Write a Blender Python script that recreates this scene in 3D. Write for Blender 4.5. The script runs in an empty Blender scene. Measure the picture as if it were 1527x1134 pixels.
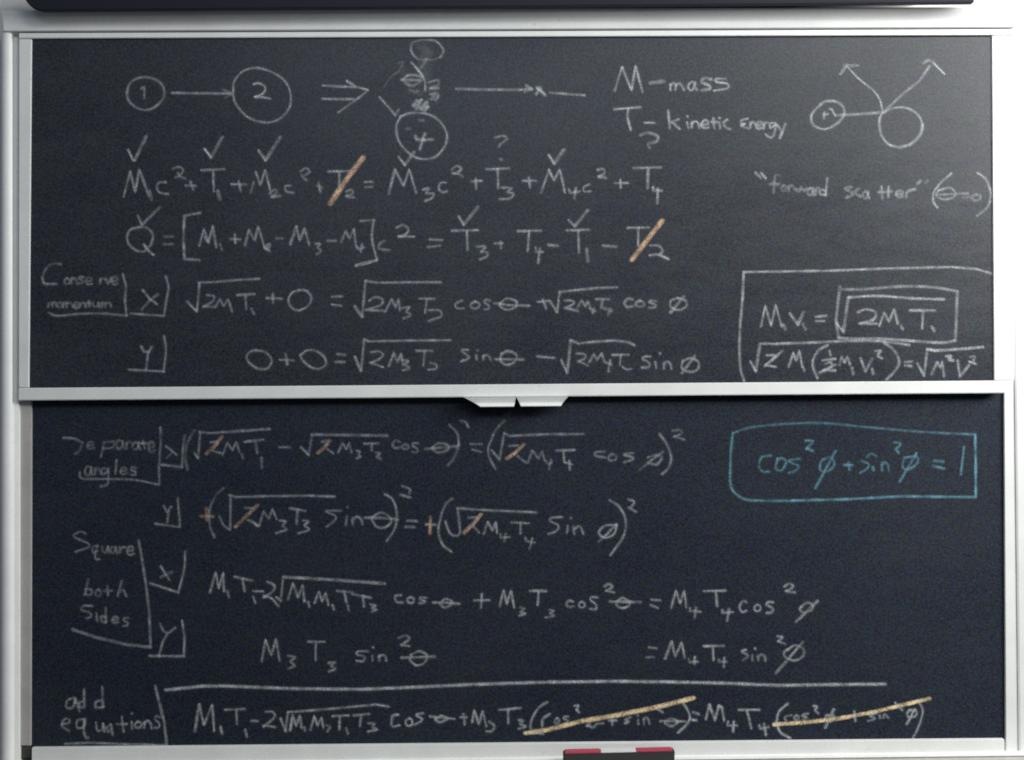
# chalkboard with two sliding slates, chalk writing and an eraser on the tray
WORLD_COL = (0.75, 0.83, 1.0, 1); WORLD_STR = 0.11; EXPO = -0.2
FSTOP = 1.25; DOFMUL = 1.12
SLATE_SPEC = (0.30, 0.13)
SLATE_U = (0.0155, 0.0185, 0.0280); SLATE_L = (0.0105, 0.0150, 0.0255)
ROUGH_U = 0.37; ROUGH_L = 0.58; DUST_U = 0.022; DUST_L = 0.012
WMUL = 1.25; OPMUL = 0.50; OPC = {"o": 1.35, "y": 1.6, "c": 0.8}
GRAIN = 2.8; SBUMP = 0.4; GSCALE = 190.0
# name, place, aimed at, width, height, watts, colour
LAMPS = [
    ('window_light', (3.0, -1.35, 1.25), (0.6, 0.0, 0.0), 1.4, 1.2, 180, (1.0, 0.99, 0.95)),
    ('ceiling_light', (3.0, -4.6, 3.0), (0.6, 0.0, 0.3), 2.4, 0.7, 150, (0.97, 1.0, 0.95)),
    ('ceiling_light', (-0.2, -3.2, 1.8), (-0.4, 0.0, -0.6), 2.4, 0.6, 22, (0.78, 0.88, 1.0)),
]

import bpy, bmesh, math, random
from mathutils import Vector, Matrix
random.seed(7)
S = bpy.context.scene
COL = S.collection

# ------------------------------------------------------------------ camera
F, CX, CY, D = 1500.0, 763.5, 567.0, 2.5
PITCH, YAW, ROLL = 0.01100723, -0.00209778, 0.00529221
Rm = Matrix.Rotation(YAW, 3, 'Z') @ Matrix.Rotation(PITCH, 3, 'X') @ Matrix.Rotation(ROLL, 3, 'Y')
cam_d = bpy.data.cameras.new('camera')
cam = bpy.data.objects.new('camera', cam_d); COL.objects.link(cam)
cam_d.sensor_width = 36.0; cam_d.lens = 36.0 * F / 1527.0
cam_d.clip_start = 0.05; cam_d.clip_end = 60
cam.location = (0, -D, 0)
cr, cf, cu = Rm @ Vector((1, 0, 0)), Rm @ Vector((0, 1, 0)), Rm @ Vector((0, 0, 1))
m = Matrix((cr, cu, -cf)).transposed().to_4x4(); m.translation = cam.location
cam.matrix_world = m
cam_d.dof.use_dof = True; cam_d.dof.focus_distance = D * DOFMUL; cam_d.dof.aperture_fstop = FSTOP
S.camera = cam
PX = D / F     # metres per photo pixel on the board

def P(px, py, y=0.0):
    """where the sight line through a spot of the survey photograph meets the plane Y = y"""
    d = Rm @ Vector(((px - CX) / F, 1.0, -(py - CY) / F))
    t = (y + D) / d.y
    return Vector((d.x * t, y, d.z * t))

# ------------------------------------------------------------------ world and lamps
W = bpy.data.worlds.new('World'); S.world = W; W.use_nodes = True
bg = W.node_tree.nodes['Background']; bg.inputs[0].default_value = WORLD_COL; bg.inputs[1].default_value = WORLD_STR
S.view_settings.view_transform = 'Standard'; S.view_settings.look = 'None'
S.view_settings.exposure = EXPO; S.view_settings.gamma = 1
S.render.engine = 'CYCLES'; S.cycles.transparent_max_bounces = 24

def area(name, loc, target, sx, sz, power, col, spread=180):
    l = bpy.data.lights.new(name, 'AREA'); l.shape = 'RECTANGLE'; l.size = sx; l.size_y = sz
    l.energy = power; l.color = col; l.spread = math.radians(spread)
    o = bpy.data.objects.new(name, l); COL.objects.link(o); o.location = loc
    o.rotation_euler = (Vector(target) - Vector(loc)).to_track_quat('-Z', 'Y').to_euler()
    return o
for a in LAMPS: area(*a)

# ------------------------------------------------------------------ materials
def new_mat(name):
    mt = bpy.data.materials.new(name); mt.use_nodes = True
    nt = mt.node_tree; b = nt.nodes['Principled BSDF']
    return mt, nt, b
def N(nt, kind, **kw):
    n = nt.nodes.new(kind)
    for k, v in kw.items():
        if k.startswith('i_'): n.inputs[int(k[2:]) if k[2:].isdigit() else k[2:].replace('_', ' ')].default_value = v
        else: setattr(n, k, v)
    return n
def ramp(nt, src, stops):
    r = N(nt, 'ShaderNodeValToRGB'); el = r.color_ramp.elements
    while len(el) < len(stops): el.new(0.5)
    for e, (p, c) in zip(el, stops):
        e.position = p; e.color = c if len(c) == 4 else (*c, 1)
    nt.links.new(src, r.inputs[0]); return r
def mix(nt, fac, a, b, mode='MIX'):
    x = N(nt, 'ShaderNodeMix', data_type='RGBA', blend_type=mode)
    for sock, v in ((x.inputs[0], fac), (x.inputs[6], a), (x.inputs[7], b)):
        if hasattr(v, 'is_linked'): nt.links.new(v, sock)
        else: sock.default_value = v
    return x.outputs[2]
def coords(nt, scale=(1, 1, 1), kind='Object'):
    tc = N(nt, 'ShaderNodeTexCoord'); mp = N(nt, 'ShaderNodeMapping')
    mp.inputs['Scale'].default_value = scale
    nt.links.new(tc.outputs[kind], mp.inputs[0]); return mp.outputs[0]

def slate_mat(name, base, rough, seed, dust):
    mt, nt, b = new_mat(name)
    co = coords(nt); L = nt.links
    grain = N(nt, 'ShaderNodeTexNoise', i_Scale=GSCALE, i_Detail=2.0, i_Roughness=0.7); L.new(co, grain.inputs['Vector'])
    g1 = ramp(nt, grain.outputs['Color'], [(0.30, (0, 0, 0)), (0.72, (1, 1, 1))])
    # per-channel grain keeps the faint colour mottling of old slate paint
    hsv = N(nt, 'ShaderNodeHueSaturation'); hsv.inputs['Saturation'].default_value = 0.75
    L.new(grain.outputs['Color'], hsv.inputs['Color'])
    speck = N(nt, 'ShaderNodeTexNoise', i_Scale=270.0, i_Detail=1.0); L.new(co, speck.inputs['Vector'])
    sp = ramp(nt, speck.outputs['Fac'], [(0.66, (0, 0, 0)), (0.76, (1, 1, 1))])
    pit = ramp(nt, speck.outputs['Fac'], [(0.26, (0.25, 0.25, 0.25)), (0.36, (1, 1, 1))])
    # wiped chalk dust: long soft eraser sweeps and cloudy patches
    sw = N(nt, 'ShaderNodeTexNoise', i_Scale=1.6, i_Detail=5.0, i_Roughness=0.55, i_Distortion=0.6)
    L.new(coords(nt, (1.0, 1.0, 2.2)), sw.inputs['Vector'])
    swr = ramp(nt, sw.outputs['Fac'], [(0.35, (0, 0, 0)), (0.75, (1, 1, 1))])
    fine = N(nt, 'ShaderNodeTexNoise', i_Scale=9.0, i_Detail=6.0, i_Roughness=0.65)
    L.new(coords(nt, (1.0, 1.0, 3.5)), fine.inputs['Vector'])
    fr = ramp(nt, fine.outputs['Fac'], [(0.35, (0, 0, 0)), (0.8, (1, 1, 1))])
    gm = N(nt, 'ShaderNodeMix', data_type='RGBA', blend_type='MULTIPLY'); gm.inputs[0].default_value = 1.0
    cr3 = N(nt, 'ShaderNodeRGBCurve')
    for cv in cr3.mapping.curves[:3]: cv.points[0].location = (0.30, 0.0); cv.points[1].location = (0.72, 1.0)
    L.new(hsv.outputs['Color'], cr3.inputs['Color'])
    sc_ = N(nt, 'ShaderNodeVectorMath', operation='MULTIPLY_ADD'); sc_.inputs[1].default_value = (GRAIN,) * 3; sc_.inputs[2].default_value = (1 - GRAIN * .5,) * 3
    L.new(cr3.outputs['Color'], sc_.inputs[0])
    vm = N(nt, 'ShaderNodeVectorMath', operation='MULTIPLY'); vm.inputs[1].default_value = base; L.new(sc_.outputs[0], vm.inputs[0])
    c = mix(nt, 0.8, vm.outputs[0], pit.outputs[0], 'MULTIPLY')
    dm = N(nt, 'ShaderNodeMath', operation='MULTIPLY_ADD', i_1=dust, i_2=0.003); L.new(swr.outputs[0], dm.inputs[0])
    dm2 = N(nt, 'ShaderNodeMath', operation='MULTIPLY_ADD', i_1=dust * 0.6); L.new(fr.outputs[0], dm2.inputs[0]); L.new(dm.outputs[0], dm2.inputs[2])
    c = mix(nt, dm2.outputs[0], c, (0.5, 0.52, 0.52, 1))
    spm = N(nt, 'ShaderNodeMath', operation='MULTIPLY', i_1=0.05); L.new(sp.outputs[0], spm.inputs[0])
    c = mix(nt, spm.outputs[0], c, (0.6, 0.62, 0.62, 1))
    L.new(c, b.inputs['Base Color'])
    rr = N(nt, 'ShaderNodeMath', operation='MULTIPLY_ADD', i_1=0.16, i_2=rough - 0.08); L.new(fine.outputs['Fac'], rr.inputs[0])
    L.new(rr.outputs[0], b.inputs['Roughness'])
    b.inputs['Specular IOR Level'].default_value = SLATE_SPEC[seed - 1]
    bp = N(nt, 'ShaderNodeBump', i_Strength=SBUMP, i_Distance=0.0006); L.new(grain.outputs['Fac'], bp.inputs['Height'])
    L.new(bp.outputs[0], b.inputs['Normal'])
    return mt

def paint_mat(name, base, rough=0.42, wear=0.06):
    mt, nt, b = new_mat(name); L = nt.links
    co = coords(nt)
    n1 = N(nt, 'ShaderNodeTexNoise', i_Scale=7.0, i_Detail=6.0, i_Roughness=0.6); L.new(co, n1.inputs['Vector'])
    n2 = N(nt, 'ShaderNodeTexNoise', i_Scale=170.0, i_Detail=2.0); L.new(co, n2.inputs['Vector'])
    r1 = ramp(nt, n1.outputs['Fac'], [(0.3, (1 - wear * 1.6,) * 3), (0.62, (1, 1, 1))])
    r2 = ramp(nt, n2.outputs['Fac'], [(0.3, (1 - wear,) * 3), (0.7, (1, 1, 1))])
    c = mix(nt, 1.0, (*base, 1), r1.outputs[0], 'MULTIPLY'); c = mix(nt, 1.0, c, r2.outputs[0], 'MULTIPLY')
    # odd small scuffs of chalk and dirt
    n3 = N(nt, 'ShaderNodeTexNoise', i_Scale=26.0, i_Detail=3.0); L.new(co, n3.inputs['Vector'])
    r3 = ramp(nt, n3.outputs['Fac'], [(0.70, (0, 0, 0)), (0.78, (1, 1, 1))])
    m3 = N(nt, 'ShaderNodeMath', operation='MULTIPLY', i_1=0.25); L.new(r3.outputs[0], m3.inputs[0])
    c = mix(nt, m3.outputs[0], c, (0.25, 0.24, 0.22, 1))
    L.new(c, b.inputs['Base Color']); b.inputs['Roughness'].default_value = rough
    bp = N(nt, 'ShaderNodeBump', i_Strength=0.08, i_Distance=0.001); L.new(n2.outputs['Fac'], bp.inputs['Height']); L.new(bp.outputs[0], b.inputs['Normal'])
    return mt

def chalk_mat(name, col):
    mt, nt, b = new_mat(name); L = nt.links
    geo = N(nt, 'ShaderNodeNewGeometry')
    at = N(nt, 'ShaderNodeAttribute', attribute_name='pressure')
    n1 = N(nt, 'ShaderNodeTexNoise', i_Scale=330.0, i_Detail=2.0, i_Roughness=0.7); L.new(geo.outputs['Position'], n1.inputs['Vector'])
    n2 = N(nt, 'ShaderNodeTexNoise', i_Scale=55.0, i_Detail=3.0); L.new(geo.outputs['Position'], n2.inputs['Vector'])
    g = N(nt, 'ShaderNodeMapRange'); g.inputs['From Min'].default_value = 0.3; g.inputs['From Max'].default_value = 0.62
    g.inputs['To Min'].default_value = 0.22; g.inputs['To Max'].default_value = 1.45; g.clamp = True
    L.new(n1.outputs['Fac'], g.inputs['Value'])
    h = N(nt, 'ShaderNodeMapRange'); h.inputs['From Min'].default_value = 0.3; h.inputs['From Max'].default_value = 0.7
    h.inputs['To Min'].default_value = 0.55; h.inputs['To Max'].default_value = 1.4
    L.new(n2.outputs['Fac'], h.inputs['Value'])
    m1 = N(nt, 'ShaderNodeMath', operation='MULTIPLY'); L.new(g.outputs[0], m1.inputs[0]); L.new(h.outputs[0], m1.inputs[1])
    m2 = N(nt, 'ShaderNodeMath', operation='MULTIPLY', use_clamp=True); L.new(m1.outputs[0], m2.inputs[0]); L.new(at.outputs['Fac'], m2.inputs[1])
    L.new(m2.outputs[0], b.inputs['Alpha'])
    b.inputs['Base Color'].default_value = (*col, 1); b.inputs['Roughness'].default_value = 1.0
    b.inputs['Specular IOR Level'].default_value = 0.0
    return mt

def plain_mat(name, base, rough, scale=120.0, var=0.35, spec=0.4):
    mt, nt, b = new_mat(name); L = nt.links
    n1 = N(nt, 'ShaderNodeTexNoise', i_Scale=scale, i_Detail=4.0, i_Roughness=0.65); L.new(coords(nt), n1.inputs['Vector'])
    r1 = ramp(nt, n1.outputs['Fac'], [(0.3, (1 - var,) * 3), (0.7, (1, 1, 1))])
    L.new(mix(nt, 1.0, (*base, 1), r1.outputs[0], 'MULTIPLY'), b.inputs['Base Color'])
    b.inputs['Roughness'].default_value = rough; b.inputs['Specular IOR Level'].default_value = spec
    bp = N(nt, 'ShaderNodeBump', i_Strength=0.3, i_Distance=0.001); L.new(n1.outputs['Fac'], bp.inputs['Height']); L.new(bp.outputs[0], b.inputs['Normal'])
    return mt

M_up = slate_mat('slate_upper', SLATE_U, ROUGH_U, 1, DUST_U)
M_lo = slate_mat('slate_lower', SLATE_L, ROUGH_L, 2, DUST_L)
M_frame = paint_mat('white_enamel', (0.72, 0.73, 0.72))
M_grey = paint_mat('grey_and_shade_paint', (0.42, 0.41, 0.385), 0.5, 0.12)  # grey of the tray; on the left stile it stands in for shade
M_wall = paint_mat('wall_paint', (0.70, 0.68, 0.67), 0.8, 0.05)
M_dark = plain_mat('dark_casing', (0.014, 0.015, 0.026), 0.6, 300, .35, .2)
M_black = plain_mat('black_felt', (0.040, 0.036, 0.038), 0.8, 500)
M_gap = plain_mat('gap_shade', (0.05, 0.048, 0.045), 0.8)  # near-black colour for the shade in the open corner gap
M_red = plain_mat('red_felt', (0.50, 0.07, 0.12), 0.9, 700)
M_pale = plain_mat('pale_felt', (0.80, 0.76, 0.79), 0.9, 700)
M_tray = paint_mat('tray_paint', (0.78, 0.79, 0.78), 0.4)
CH = {'w': chalk_mat('white_chalk', (0.73, 0.77, 0.81)), 'o': chalk_mat('orange_chalk', (0.72, 0.49, 0.34)),
      'y': chalk_mat('yellow_chalk', (0.76, 0.61, 0.37)), 'c': chalk_mat('light_blue_chalk', (0.24, 0.53, 0.66))}

# ------------------------------------------------------------------ object helpers
def link(name, me, mat, parent=None, loc=None):
    o = bpy.data.objects.new(name, me); COL.objects.link(o)
    if mat: me.materials.append(mat)
    if parent: o.parent = parent
    if loc is not None: o.location = loc
    return o
def empty(name, loc=(0, 0, 0), parent=None):
    o = bpy.data.objects.new(name, None); COL.objects.link(o); o.location = loc
    o.empty_display_size = 0.05
    if parent: o.parent = parent
    return o
def tag(o, label=None, cat=None, group=None, kind=None):
    for k, v in (('label', label), ('category', cat), ('group', group), ('kind', kind)):
        if v: o[k] = v
    return o
def wloc(o):
    v = Vector((0, 0, 0))
    while o is not None: v += o.location; o = o.parent
    return v
def solid(name, corners, yf, yb, mat, parent=None, bev=0.0, seg=2):
    """a bar whose front outline (photo spots, any polygon) lies on Y = yf and which is yb - yf deep"""
    pts = [P(x, y, yf) for x, y in corners]
    c = sum(pts, Vector()) / len(pts)
    bm = bmesh.new()
    f = [bm.verts.new(p - c) for p in pts]
    b = [bm.verts.new(Vector((p.x, yb, p.z)) - c) for p in pts]
    bm.faces.new(f); bm.faces.new(b[::-1])
    n = len(pts)
    for i in range(n): bm.faces.new((f[i], b[i], b[(i + 1) % n], f[(i + 1) % n]))
    bmesh.ops.recalc_face_normals(bm, faces=bm.faces)
    if bev:
        bmesh.ops.bevel(bm, geom=list(bm.edges), offset=bev, segments=seg, affect='EDGES', clamp_overlap=True)
    me = bpy.data.meshes.new(name); bm.to_mesh(me); bm.free()
    for p in me.polygons: p.use_smooth = False
    base = wloc(parent) if parent else Vector((0, 0, 0))
    return link(name, me, mat, parent, c - base)
def sweep(name, profile, a, b, axis, mat, parent=None):
    """extrude a closed profile between world points a and b; profile = (offset, Y) pairs, offset along axis"""
    c = (a + b) / 2; bm = bmesh.new(); R = []
    for e in (a, b):
        R.append([bm.verts.new(e + axis * u + Vector((0, y - e.y, 0)) - c) for u, y in profile])
    n = len(profile)
    for i in range(n):
        bm.faces.new((R[0][i], R[0][(i + 1) % n], R[1][(i + 1) % n], R[1][i]))
    bm.faces.new(R[0]); bm.faces.new(R[1][::-1])
    bmesh.ops.recalc_face_normals(bm, faces=bm.faces)
    me = bpy.data.meshes.new(name); bm.to_mesh(me); bm.free()
    base = wloc(parent) if parent else Vector((0, 0, 0))
    return link(name, me, mat, parent, c - base)

# ------------------------------------------------------------------ setting: wall
YU, YL = 0.0, 0.026           # front faces of the two slates
UF, LF = -0.0035, 0.020        # front faces of their frames
wall = solid('wall', [(-700, -700), (2300, -700), (2300, 2000), (-700, 2000)], 0.085, 0.185, M_wall)
tag(wall, 'pale painted wall behind the chalkboard', kind='structure')

# ------------------------------------------------------------------ fixed frame
fr = empty('chalkboard_frame', P(763, 1140, 0.085))
tag(fr, 'white fixed surround with rounded side jambs, header and chalk tray holding both sliding boards', 'board frame')
def jamb(x0, x1, t, b, round_left=True):
    yj = 0.008 if round_left else 0.016
    a, c = P(x0, t, yj), P(x1, t, yj); w = c.x - a.x
    prof = []
    if round_left:   # half-round outer bead, then a flat step by the track
        r = w * 0.36
        for k in range(13):
            th = math.pi * (1 - k / 12)
            prof.append((r + r * math.cos(th), 0.002 - 0.0085 * math.sin(th)))
        prof += [(r * 2.05, 0.009), (w * 0.86, 0.010), (w, 0.012), (w, 0.0848), (0, 0.0848)]
    else:
        prof = [(0, 0.018), (w * 0.05, 0.0165), (w * 0.5, 0.016)]
        prof += [(w * 0.53, 0.0150), (w * 0.96, 0.0150), (w, 0.016), (w, 0.0848), (0, 0.0848)]
    return sweep('jamb', prof, a, Vector((a.x, a.y, P(x0, b, yj).z)), Vector((1, 0, 0)), M_frame, fr)
jamb(4, 27, 49.5, 1260)
jamb(1508, 1562, 41.5, 1260, False)
# header: sloped cap, face and a lower lip with a dark reveal under it
hp = [(0, -.010), (.0015, -.0125), (.010, -.0140), (.018, -.0152), (.026, -.0172), (.034, -.0200), (.046, -.0250), (.046, .084), (0, .084)]
sweep('header', hp, P(6, 46.8, -.012), P(1512.5, 41.2, -.012), Vector((0, 0, 1)), M_frame, fr)
# chalk tray
ty = 1127.5
lz = P(763, 1129, -0.03).z
L0, R0 = P(-40, 1140.0, 0.013), P(1580, 1120.8, 0.013)
lip = [(0.0, 0.0845), (0.0, 0.011), (-0.001, 0.009), (-0.007, 0.0075), (-0.0085, 0.009), (-0.0085, 0.0845)]
sweep('tray_lip', lip, L0, R0, Vector((0, 0, 1)), M_tray, fr)
prof = [(-0.009, 0.0845), (-0.009, 0.011), (-0.0130, 0.010), (-0.0152, 0.006), (-0.0155, -0.085), (-0.008, -0.092), (-0.008, -0.098), (-0.022, -0.098), (-0.026, 0.02), (-0.026, 0.0845)]
sweep('chalk_tray', prof, L0, R0, Vector((0, 0, 1)), M_grey, fr)

# ------------------------------------------------------------------ sliding boards
def board(kind):
    up = kind == 'U'
    b = empty('sliding_chalkboard', P(763, 590 if up else 1130, YU if up else YL))
    tag(b, 'upper white framed sliding chalkboard with the collision diagrams and two white pulls' if up else
           'lower recessed sliding chalkboard with the blue boxed identity and yellow strikes',
        'chalkboard', 'two sliding chalkboards, one above the other')
    return b
BU, BL = board('U'), board('L')
# upper slate panel and its frame
sl = solid('slate', [(40, 50), (1486, 46), (1486, 574), (40, 585)], YU, 0.008, M_up, BU)
solid('top_rail', [(28, 49.6), (1513, 43.6), (1513, 52.0), (28, 57.2)], UF - 0.004, 0.010, M_frame, BU, 0.0012)
solid('stile', [(28, 57.6), (47, 57.6), (43, 578.6), (27.5, 578.6)], UF, 0.010, M_frame, BU, 0.0015)
solid('stile', [(1479, 52.2), (1513, 52.2), (1513, 567.6), (1482.3, 567.6)], UF, 0.010, M_frame, BU, 0.0015)
solid('bottom_rail', [(27, 578.9), (1513, 567.6), (1498, 586.6), (27, 597.6)], UF - 0.0005, 0.012, M_frame, BU, 0.0018)
def pull(xl, xr, xbl, xbr, yt):
    prof = [(.0005, -.0175), (-.006, -.0150), (-.013, -.0125), (-.017, -.0130), (-.0195, -.0160), (-.0215, -.0185), (-.023, -.0180), (-.0237, -.015), (-.017, -.006), (-.013, .002), (.0005, .002)]
    a, b_ = P(xl, yt, UF), P(xr, yt - .5, UF); al, bl = P(xbl, yt, UF), P(xbr, yt, UF)
    c = (a + b_) / 2; bm = bmesh.new(); rows = []
    for u, y in prof:
        k = min(1, max(0, -u / .0215)) ** .9
        rows.append([bm.verts.new(Vector((a.x + (al.x - a.x) * k, y, a.z + u)) - Vector((c.x, 0, c.z))),
                     bm.verts.new(Vector((b_.x + (bl.x - b_.x) * k, y, b_.z + u)) - Vector((c.x, 0, c.z)))])
    n = len(rows)
    for q in range(n): bm.faces.new((rows[q][0], rows[q][1], rows[(q + 1) % n][1], rows[(q + 1) % n][0]))
    bm.faces.new([r_[0] for r_ in rows][::-1]); bm.faces.new([r_[1] for r_ in rows])
    bmesh.ops.recalc_face_normals(bm, faces=bm.faces)
    me = bpy.data.meshes.new('pull_handle'); bm.to_mesh(me); bm.free()
    return link('pull_handle', me, M_frame, BU, Vector((c.x, 0, c.z)) - wloc(BU))
pull(692, 769.6, 716, 766.4, 593.2)
pull(769.8, 847, 776.5, 836, 592.4)
# lower slate panel and its frame
solid('slate', [(44, 560), (1500, 560), (1503, 1106), (44, 1118)], YL, 0.034, M_lo, BL)
solid('stile', [(26, 560), (46.8, 560), (45.6, 1112.5), (26.5, 1112.5)], LF, 0.036, M_grey, BL, 0.0015)  # white stile given grey, its shade put into the colour
solid('stile', [(1497, 560), (1519, 560), (1519, 1140), (1500, 1140)], LF, 0.036, M_frame, BL, 0.0015)
solid('top_rail', [(26, 545), (1519, 536), (1519, 556), (26, 558)], LF, 0.036, M_frame, BL, 0.0015)
solid('bottom_rail', [(47, 1115.6), (1498, 1102.6), (1498.3, 1150), (47, 1150)], LF - 0.004, 0.036, M_frame, BL, 0.0015)
solid('corner_gap_shade', [(27, 1113), (46.4, 1112), (46.4, 1130), (29, 1133)], LF + 0.004, 0.036, M_gap, BL, 0.001)  # dark block painting in the shade of the gap at this corner

# ------------------------------------------------------------------ dark casing above the board
pts = [(35, -60), (35, -8), (38, 1), (44, 8.5), (52, 13.5), (62, 15.8), (1453, 4.0), (1453, -75)]
cs = empty('screen_casing', P(750, 12, 0.0)); tag(cs, 'dark navy casing running above the board frame, cut off by the top of the photo', 'casing')
solid('casing_body', pts, -0.066, -0.050, M_dark, cs, 0.002, 3)
solid('mounting_rail', [(120, -50), (120, -14), (1400, -25), (1400, -62)], -0.0505, 0.084, M_dark, cs)

# ------------------------------------------------------------------ eraser on the tray
er = empty('board_eraser', P(922, 1140, -0.06)); tag(er, 'long black chalk eraser with red and pale felt strips on top, on the tray', 'eraser')
ye = -0.055
solid('eraser_body', [(840, 1124.5), (1006.5, 1120.5), (1005.5, 1152.6), (841, 1155)], ye, ye + 0.026, M_black, er, 0.002)
zt = P(920, 1122.6, ye).z
def strip(x0, x1, mat, dz):
    a, b = P(x0, 1124, ye), P(x1, 1124, ye)
    tl = (P(1006, 1120.5, ye).z - P(840, 1124.5, ye).z) / (P(1006, 1120, ye).x - P(840, 1120, ye).x)
    z0 = P(840, 1124.5, ye).z; xx = P(840, 1124.5, ye).x
    bm = bmesh.new()
    vs = []
    for yy in (ye + 0.0006, ye + 0.0252):
        for X in (a.x, b.x):
            for hz in (-0.0015, 0.0028 + dz):
                vs.append(bm.verts.new((X, yy, z0 + (X - xx) * tl + hz)))
    for f in ((0, 1, 3, 2), (4, 6, 7, 5), (0, 4, 5, 1), (2, 3, 7, 6), (1, 5, 7, 3), (0, 2, 6, 4)): bm.faces.new([vs[i] for i in f])
    c = sum((v.co for v in bm.verts), Vector()) / 8
    for v in bm.verts: v.co -= c
    bmesh.ops.recalc_face_normals(bm, faces=bm.faces)
    bmesh.ops.bevel(bm, geom=list(bm.edges), offset=0.0015, segments=2, affect='EDGES')
    me = bpy.data.meshes.new('felt_strip'); bm.to_mesh(me); bm.free()
    o = link('felt_strip', me, mat, er, c - wloc(er)); return o
tag(strip(842, 895.6, M_red, .0), 'red felt strip'); tag(strip(895.8, 949, M_pale, .0004), 'pale felt strip'); tag(strip(949.2, 1003.5, M_red, -.0002), 'red felt strip')

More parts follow.
